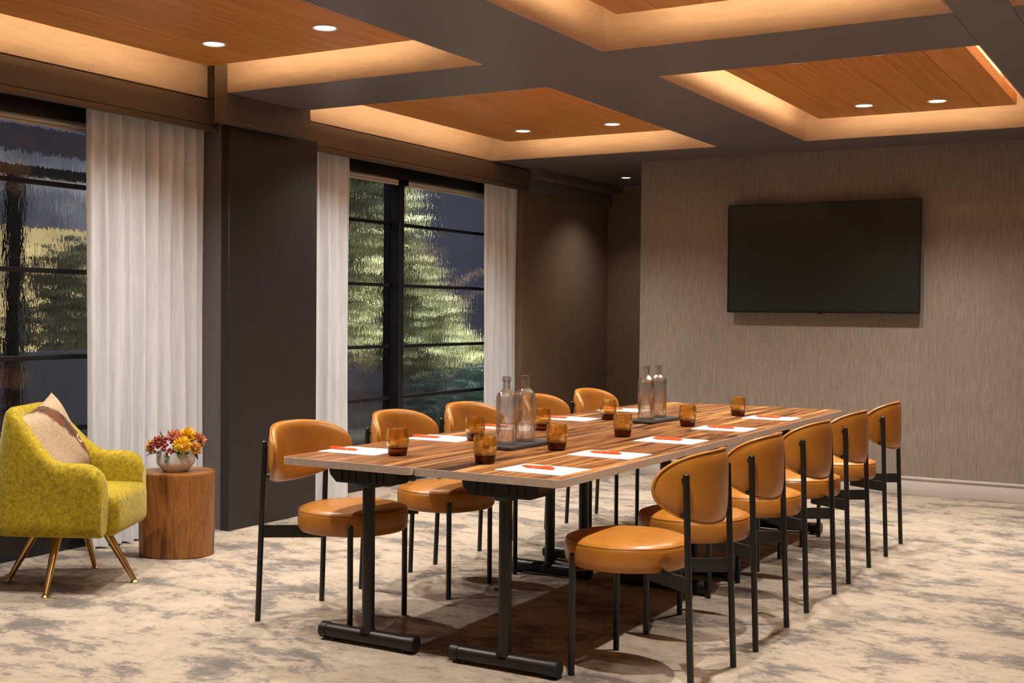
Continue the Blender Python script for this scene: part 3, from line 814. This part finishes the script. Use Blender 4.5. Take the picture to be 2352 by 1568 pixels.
# piping along the near and far arm, outer side
for sg in (-1, 1):
    pts = []
    for i in range(40):
        a = 0.985 - 0.93 * i / 39; t_ = sg * a
        u, v = arm_path(t_); u2, v2 = arm_path(t_ + .004); u1, v1 = arm_path(t_ - .004)
        tx, ty = u2 - u1, v2 - v1; L = math.hypot(tx, ty); nx, ny = ty / L, -tx / L
        z = arm_top(t_) - 0.055; hh = (z - 0.268) / 0.58; lean = 0.10 * max(0, 1 - a / 0.62) ** 0.8
        off = 0.0445 + lean * hh
        pts.append((u + nx * off, v + ny * off, z))
    u, v = arm_path(sg * 0.985)
    pts = [(u, v + sg * 0.043, 0.29), (u, v + sg * 0.049, 0.42)] + pts
    bm = bm_new(); tube(bm, pts, 0.004, 6); obj('piping', bm, 'velvet', shell)
bm = bm_new()
def seat_f(u_, v_): pass
box(bm, (-0.27, -0.235, 0.258), (0.300, 0.235, 0.452), 0.045, 5)
bmesh.ops.subdivide_edges(bm, edges=bm.edges[:], cuts=2, use_grid_fill=True)
for q in bm.verts:
    if q.co.z > 0.40:
        q.co.z += 0.022 * max(0, 1 - (q.co.y / 0.24) ** 2) * max(0, 1 - ((q.co.x) / 0.34) ** 2)
obj('seat', bm, 'velvet', ARM, angle=60)
bm = bm_new(); lathe(bm, [(0, 0.235), (0.13, 0.235), (0.14, 0.245), (0.14, 0.262), (0, 0.262)], 32); obj('hub', bm, 'black_metal', ARM)
for k, (fx, fy) in enumerate(((0.300, 0.010), (-0.295, 0.0), (0.005, -0.318), (0.0, 0.318))):
    d = Vector((fx, fy, 0)); tp = d * 0.52
    bm = bm_new(); tube(bm, [(tp.x, tp.y, 0.262), (d.x, d.y, 0.012)], [0.0215, 0.0115], 16); lg = obj('leg', bm, 'brass', ARM)
    bm = bm_new(); lathe(bm, [(0, 0.0), (0.019, 0.0), (0.020, 0.004), (0.011, 0.013), (0, 0.014)], 20, (d.x, d.y, 0)); obj('glide', bm, 'brass', lg)

# cushion
def pillow_mesh():
    bm = bm_new(); n = 28; hs = 0.205
    def pt(i, j, side):
        a = -1 + 2 * i / n; c = -1 + 2 * j / n
        pin = 1 - 0.10 * (1 - abs(a) ** 2) * abs(c) ** 3 ; pin2 = 1 - 0.10 * (1 - abs(c) ** 2) * abs(a) ** 3
        h = 0.072 * ((1 - a ** 4) * (1 - c ** 4)) ** 0.55 * (1 + 0.06 * math.sin(5 * a + 3 * c))
        return (a * hs * pin2, c * hs * pin, side * h)
    for side in (1, -1):
        vs = [[bm.verts.new(pt(i, j, side)) for j in range(n + 1)] for i in range(n + 1)]
        for i in range(n):
            for j in range(n): bm.faces.new((vs[i][j], vs[i + 1][j], vs[i + 1][j + 1], vs[i][j + 1]))
    bmesh.ops.remove_doubles(bm, verts=bm.verts[:], dist=0.0008)
    return bm
cu = obj('cushion', pillow_mesh(), 'cushion_print', None, angle=70)
cu.data.materials.append(MATS['cushion_shaded_back'])
for p in cu.data.polygons:
    if p.center.z < -0.004: p.material_index = 1
ca = math.radians(29)
loc = Vector((-4.678, 3.955, 0)) + Vector((math.cos(ca) * -0.085 - math.sin(ca) * -0.02, math.sin(ca) * -0.085 + math.cos(ca) * -0.02, 0.655))
zax = Vector((math.cos(ca - 0.22) * 0.93, math.sin(ca - 0.22) * 0.93, 0.36)).normalized()      # front of the cushion
xa = Vector((0, 0, 1)).cross(zax).normalized(); ya = zax.cross(xa)
rot = Matrix((xa, ya, zax)).transposed().to_4x4() @ Matrix.Rotation(math.radians(17), 4, 'Z')
cu.matrix_world = Matrix.Translation(loc) @ rot
tag(cu, 'square beige cushion with a dark printed band, resting on the armchair', 'cushion')

# ------------------------------------------------------------------ stump, bowl, flowers
def stump_f(u, v):
    a = 2 * PI * u
    r = 0.188 * (1 + 0.07 * math.cos(2 * a - 1.0) + 0.035 * math.cos(3 * a + 0.6) + 0.012 * math.cos(7 * a + 2) + 0.004 * math.cos(23 * a))
    r *= 0.965 + 0.05 * v + 0.015 * math.sin(2.6 * v + a)
    if v > 0.985: r *= 0.985
    if v < 0.012: r *= 0.985
    return (r * math.cos(a), r * math.sin(a), 0.445 * v)
bm = bm_new(); zs_ = [0, 0.012, 0.03, .15, .3, .45, .6, .75, .9, .97, .985, 1.0]
rings = [[bm.verts.new(stump_f(k / 72, z)) for k in range(72)] for z in zs_]
for a, c in zip(rings, rings[1:]):
    for k in range(72): bm.faces.new((a[k], a[(k + 1) % 72], c[(k + 1) % 72], c[k]))
bm.faces.new(list(reversed(rings[0]))); bm.faces.new(rings[-1])
st = obj('stump_table', bm, 'stump_wood', None, loc=(-4.752, 4.715, 0))
tag(st, 'solid polished tree stump used as a side table', 'side table')
BX, BY, BZ = -4.748, 4.700, 0.4455
bm = bm_new()
lathe(bm, [(0, 0), (0.062, 0), (0.066, 0.004), (0.088, 0.030), (0.098, 0.044), (0.100, 0.056), (0.100, 0.104), (0.0985, 0.106), (0.095, 0.105), (0.0945, 0.056), (0.085, 0.034), (0.06, 0.010), (0, 0.010)], 48)
bw = obj('bowl', bm, 'ceramic', None, loc=(BX, BY, BZ)); tag(bw, 'low white ceramic bowl on the stump table', 'bowl')
FL = thing('flower_arrangement', 'posy of yellow, peach and dark red flowers in the white bowl', 'flowers', (BX, BY, BZ + 0.012))
bm = bm_new(); lathe(bm, [(0, 0), (0.055, 0), (0.082, 0.03), (0.088, 0.075), (0.0, 0.095)], 24); obj('foam', bm, 'leaf_green', FL)
def bloom(x, y, z, r, mat, seed, flat=0.75):
    rnd = random.Random(seed); bm = bm_new(); ctr = Vector((0, 0, 0))
    out = Vector((x, y, 0.06)).normalized(); q = Vector((0, 0, 1)).rotation_difference(out)
    for k in range(120):
        zz = 1 - 1.35 * (k + 0.5) / 120; ph = k * 2.39996
        rr = math.sqrt(max(0, 1 - zz * zz)); d = Vector((rr * math.cos(ph), rr * math.sin(ph), zz * flat)).normalized()
        L = r * (0.85 + 0.3 * rnd.random()); w_ = r * 0.115
        side = d.cross(Vector((rnd.random() - .5, rnd.random() - .5, rnd.random() - .5))).normalized() * w_
        tip = d * L; mid = d * L * 0.6 + Vector((0, 0, -0.05 * r))
        vs = [bm.verts.new(q @ p) for p in (d * 0.2 * r, mid + side, tip + side * .5 , tip - side * .5, mid - side)]
        bm.faces.new(vs)
    return obj('bloom', bm, mat, FL, smooth=False, loc=(x, y, z))
# camera-right is (.867,.497); camera side is (.497,-.867)
def fp(rgt, tow, z): return (rgt * 0.867 + tow * 0.497, rgt * 0.497 - tow * 0.867, z)
fl = [(0.055, 0.085, 0.135, 0.046, 'petal_yellow'), (0.065, 0.0, 0.175, 0.046, 'petal_yellow'), (0.115, 0.05, 0.112, 0.036, 'petal_gold'), (0.115, -0.02, 0.150, 0.042, 'petal_peach'),
      (0.005, 0.03, 0.172, 0.040, 'petal_peach'), (-0.02, -0.05, 0.165, 0.040, 'petal_peach'), (-0.115, 0.03, 0.118, 0.038, 'petal_gold'), (-0.095, -0.04, 0.135, 0.038, 'petal_gold'), (0.02, -0.09, 0.150, 0.042, 'petal_yellow'),
      (0.035, 0.055, 0.165, 0.030, 'petal_peach')]
for k, (a, c, z, r, m_) in enumerate(fl): bloom(*fp(a, c, z), r, m_, k)
for k in range(46):
    rnd = random.Random(100 + k); a = -0.045 + 0.075 * (rnd.random() - .5) * 1.6; c = 0.085 + 0.03 * (rnd.random() - .5); z = 0.128 + 0.055 * (rnd.random() - .5) * 1.4
    c -= max(0, z - 0.12) * 0.8
    bm = bm_new(); bmesh.ops.create_icosphere(bm, subdivisions=2, radius=0.0075 + 0.002 * rnd.random()); obj('berry', bm, 'berry_red', FL, loc=fp(a, c, z))
def leaf(x, y, z, dx, dy, dz, L, w_, mat='leaf_green'):
    d = Vector((dx, dy, dz)).normalized(); s = d.cross(Vector((0, 0, 1))).normalized() * w_; n_ = s.cross(d).normalized()
    p = [d * 0, d * L * .35 + s - n_ * .004, d * L * .75 + s * .7 - n_ * .003, d * L, d * L * .75 - s * .7 - n_ * .003, d * L * .35 - s - n_ * .004, d * L * .35, d * L * .75]
    bm = bm_new(); vs = [bm.verts.new(q) for q in p]
    for f_ in ((0, 1, 6), (1, 2, 7, 6), (2, 3, 7), (3, 4, 7), (4, 5, 6, 7), (5, 0, 6)): bm.faces.new([vs[k] for k in f_])
    obj('leaf', bm, mat, FL, loc=(x, y, z))
for rg, tw, z, dr, dt, dz, L in ((-0.01, 0.085, 0.105, -0.2, 0.5, -0.9, 0.075), (-0.03, 0.08, 0.10, 0.3, 0.6, -0.8, 0.06), (0.0, 0.08, 0.12, 1, 0.5, -0.1, 0.075), (-0.05, 0.08, 0.11, -0.7, 0.6, -0.3, 0.07),
                                 (0.03, 0.085, 0.105, 0.5, 0.6, -0.3, 0.06), (0.115, 0.05, 0.105, 0.35, 0.1, -0.9, 0.055), (-0.06, -0.02, 0.15, -0.5, 0, 0.8, 0.06), (-0.03, 0.0, 0.16, -0.2, 0, 1, 0.05), (-0.08, 0.06, 0.12, -0.6, 0.3, 0.5, 0.06),
                                 (-0.10, 0.03, 0.10, -0.8, 0.2, -0.5, 0.06), (0.07, 0.07, 0.105, 0.4, 0.8, -0.4, 0.05)):
    leaf(*fp(rg, tw, z), *fp(dr, dt, dz), L, 0.014)

# ------------------------------------------------------------------ outside the windows
struct(B('ground', (-16, -4, -0.30), (-5.60, 26, -0.12), 'ground_paving'))
gw = B('building', (-13.6, -4, -0.12), (-13.2, 26, 7.0), 'outdoor_wall'); tag(gw, 'blue-grey building wall beyond the trees', 'building')
def tree(name, label, x, y, h, clusters, mat, nleaf, lsz, seed, trunk=0.07):
    rnd = random.Random(seed); t = thing(name, label, 'tree', (x, y, -0.12), 0, 'plants outside the windows')
    bm = bm_new(); tube(bm, [(0, 0, 0), (0.05, 0.03, h * .3), (0.0, -0.04, h * .6), (0.06, 0.03, h * .92)], [trunk, trunk * .8, trunk * .6, trunk * .25], 10); obj('trunk', bm, 'bark', t)
    for k in range(5):
        a = rnd.random() * 6.28; z0 = h * (.35 + .1 * k); bm = bm_new()
        tube(bm, [(0.02, 0, z0), (0.35 * math.cos(a), .35 * math.sin(a), z0 + .25), (0.7 * math.cos(a), .7 * math.sin(a), z0 + .42)], [trunk * .4, trunk * .25, trunk * .1], 8); obj('branch', bm, 'bark', t)
    bm = bm_new()
    tot = sum(c[3] * c[4] * c[5] for c in clusters)
    for (cx_, cy_, cz_, rx, ry, rz) in clusters:
        for _ in range(int(nleaf * rx * ry * rz / tot)):
            d = Vector((rnd.gauss(0, 1), rnd.gauss(0, 1), rnd.gauss(0, 1))).normalized() * rnd.random() ** 0.4
            p = Vector((cx_ + d.x * rx, cy_ + d.y * ry, cz_ + d.z * rz))
            u = Vector((rnd.gauss(0, 1), rnd.gauss(0, 1), rnd.gauss(0, .6))).normalized(); w_ = u.cross(Vector((rnd.gauss(0, 1), rnd.gauss(0, 1), rnd.gauss(0, 1)))).normalized()
            s = lsz * (.6 + .8 * rnd.random())
            vs = [bm.verts.new(p + q) for q in (-u * s, w_ * s * .55, u * s, -w_ * s * .55)]
            bm.faces.new(vs)
    f_ = obj('foliage', bm, mat, t, smooth=False); f_['kind'] = 'stuff'
    return t
tree('tree', 'leafy tree lit yellow-green left of the window post', -10.6, 14.15, 4.0, [(0, 0, 2.4, .9, .85, 1.3), (0.1, -.3, 1.2, .7, .6, .6), (0, 0.2, 3.4, .7, .8, .6)], 'foliage', 3000, 0.09, 1)
tree('tree', 'cone-shaped lit tree seen through the right half of the far window', -8.2, 12.30, 2.4, [(0, 0.0, 0.9, .6, .95, .35), (0, -.2, 1.35, .5, .65, .35), (0, -.4, 1.75, .4, .42, .35), (0, -.55, 2.15, .25, .22, .35)], 'foliage', 2600, 0.07, 2)
tree('shrub', 'bluish shrub low outside the far window', -7.0, 11.2, 0.9, [(0, 0, 0.45, .4, 1.2, .4), (0.1, 1.0, .6, .35, .6, .45)], 'foliage_blue', 1600, 0.065, 3, 0.03)
tree('shrub', 'dry yellow shrub outside the near window', -8.6, 7.2, 1.8, [(0, 0, 1.1, .5, .55, .55), (0, .1, 1.7, .4, .45, .35)], 'foliage', 1300, 0.07, 4, 0.03)
gwall = B('garden_wall', (-9.6, 3.0, -0.12), (-9.3, 9.0, 2.05), 'garden_stone', None, 0.02); tag(gwall, 'lit sandstone garden wall outside the near window', 'garden wall')
pl = B('planter', (-7.75, 4.0, -0.12), (-7.45, 9.4, 0.98), 'outdoor_wall', None, 0.02); tag(pl, 'low grey-blue planter wall outside the near window', 'planter')
t = thing('garden_post', 'dark post outside the near window', 'post', (-7.2, 5.60, -0.12))  # plain dark post, carries no lamp
B('shaft', (-0.05, -0.05, 0.0), (0.05, 0.05, 2.35), 'black_frame', t, 0.01); B('plinth', (-0.09, -0.09, 0), (0.09, 0.09, 0.12), 'black_frame', t, 0.01); B('cross_arm', (-0.04, -0.8, 2.35), (0.04, 1.6, 2.42), 'black_frame', t)
t = thing('awning', 'scalloped grey awning outside the near window', 'awning', (-7.15, 5.9, 2.38))
def scallop(x, z_top, drop, y0, y1, mat, name):
    bm = bm_new(); n = int((y1 - y0) / 0.012)
    for side in (0, 1):
        a = [bm.verts.new((x + side * .006, y0 + (y1 - y0) * k / n, z_top)) for k in range(n + 1)]
        c = [bm.verts.new((x + side * .006, y0 + (y1 - y0) * k / n, z_top - drop - 0.035 * abs(math.sin(PI * (y1 - y0) / 0.16 * k / n)))) for k in range(n + 1)]
        for k in range(n): bm.faces.new((a[k], a[k + 1], c[k + 1], c[k]))
    obj(name, bm, mat, t)
scallop(0.0, 0.30, 0.10, -1.6, 1.8, 'awning_cloth', 'valance'); scallop(0.02, 0.19, 0.16, -1.6, 1.8, 'awning_dark', 'lining_strip')
bm = bm_new(); grid(bm, lambda u, v: (-1.4 * v, -1.6 + 3.4 * u, 0.30 + 0.5 * v), 12, 6); obj('canopy', bm, 'awning_cloth', t)

def garden_lamp(x, y, z, tx, ty, tz, watts, col, label, cone=80):
    t = thing('garden_spotlight', label, 'spotlight', (x, y, -0.12), 0, 'garden spotlights')
    bm = bm_new(); tube(bm, [(0, 0, 0), (0, 0, z + 0.04)], 0.012, 10); obj('stake', bm, 'black_metal', t)
    d = Vector((tx - x, ty - y, tz - z)).normalized(); p = Vector((0, 0, z + 0.12))
    bm = bm_new(); tube(bm, [p - d * .06, p + d * .05], [0.03, 0.045], 16); obj('head', bm, 'black_metal', t)
    ld = bpy.data.lights.new('lamp', 'SPOT'); ld.energy = watts; ld.color = col; ld.spot_size = math.radians(cone); ld.spot_blend = 0.8; ld.shadow_soft_size = 0.05
    lo = bpy.data.objects.new('lamp', ld); lo.location = p + d * .07; lo.rotation_euler = d.to_track_quat('-Z', 'Y').to_euler(); link(lo, t)
garden_lamp(-6.3, 13.0, 1.5, -8.2, 12.0, 1.4, 520, (1.0, 1.0, 0.80), 'garden spotlight aimed at the trees outside the far window', 100)
garden_lamp(-9.0, 14.6, 0.1, -10.5, 14.1, 2.4, 2000, (1.0, 1.0, 0.85), 'garden spotlight left of the far window trees', 90)
garden_lamp(-8.1, 8.8, 0.1, -9.2, 6.8, 1.4, 300, (1.0, 0.88, 0.66), 'garden spotlight aimed at the sandstone wall', 100)
garden_lamp(-6.1, 12.9, 0.9, -7.0, 11.5, 0.4, 420, (0.80, 1.0, 0.95), 'unseen garden spotlight added to brighten the bluish shrub', 110)  # cool lamp added only to brighten the shrub
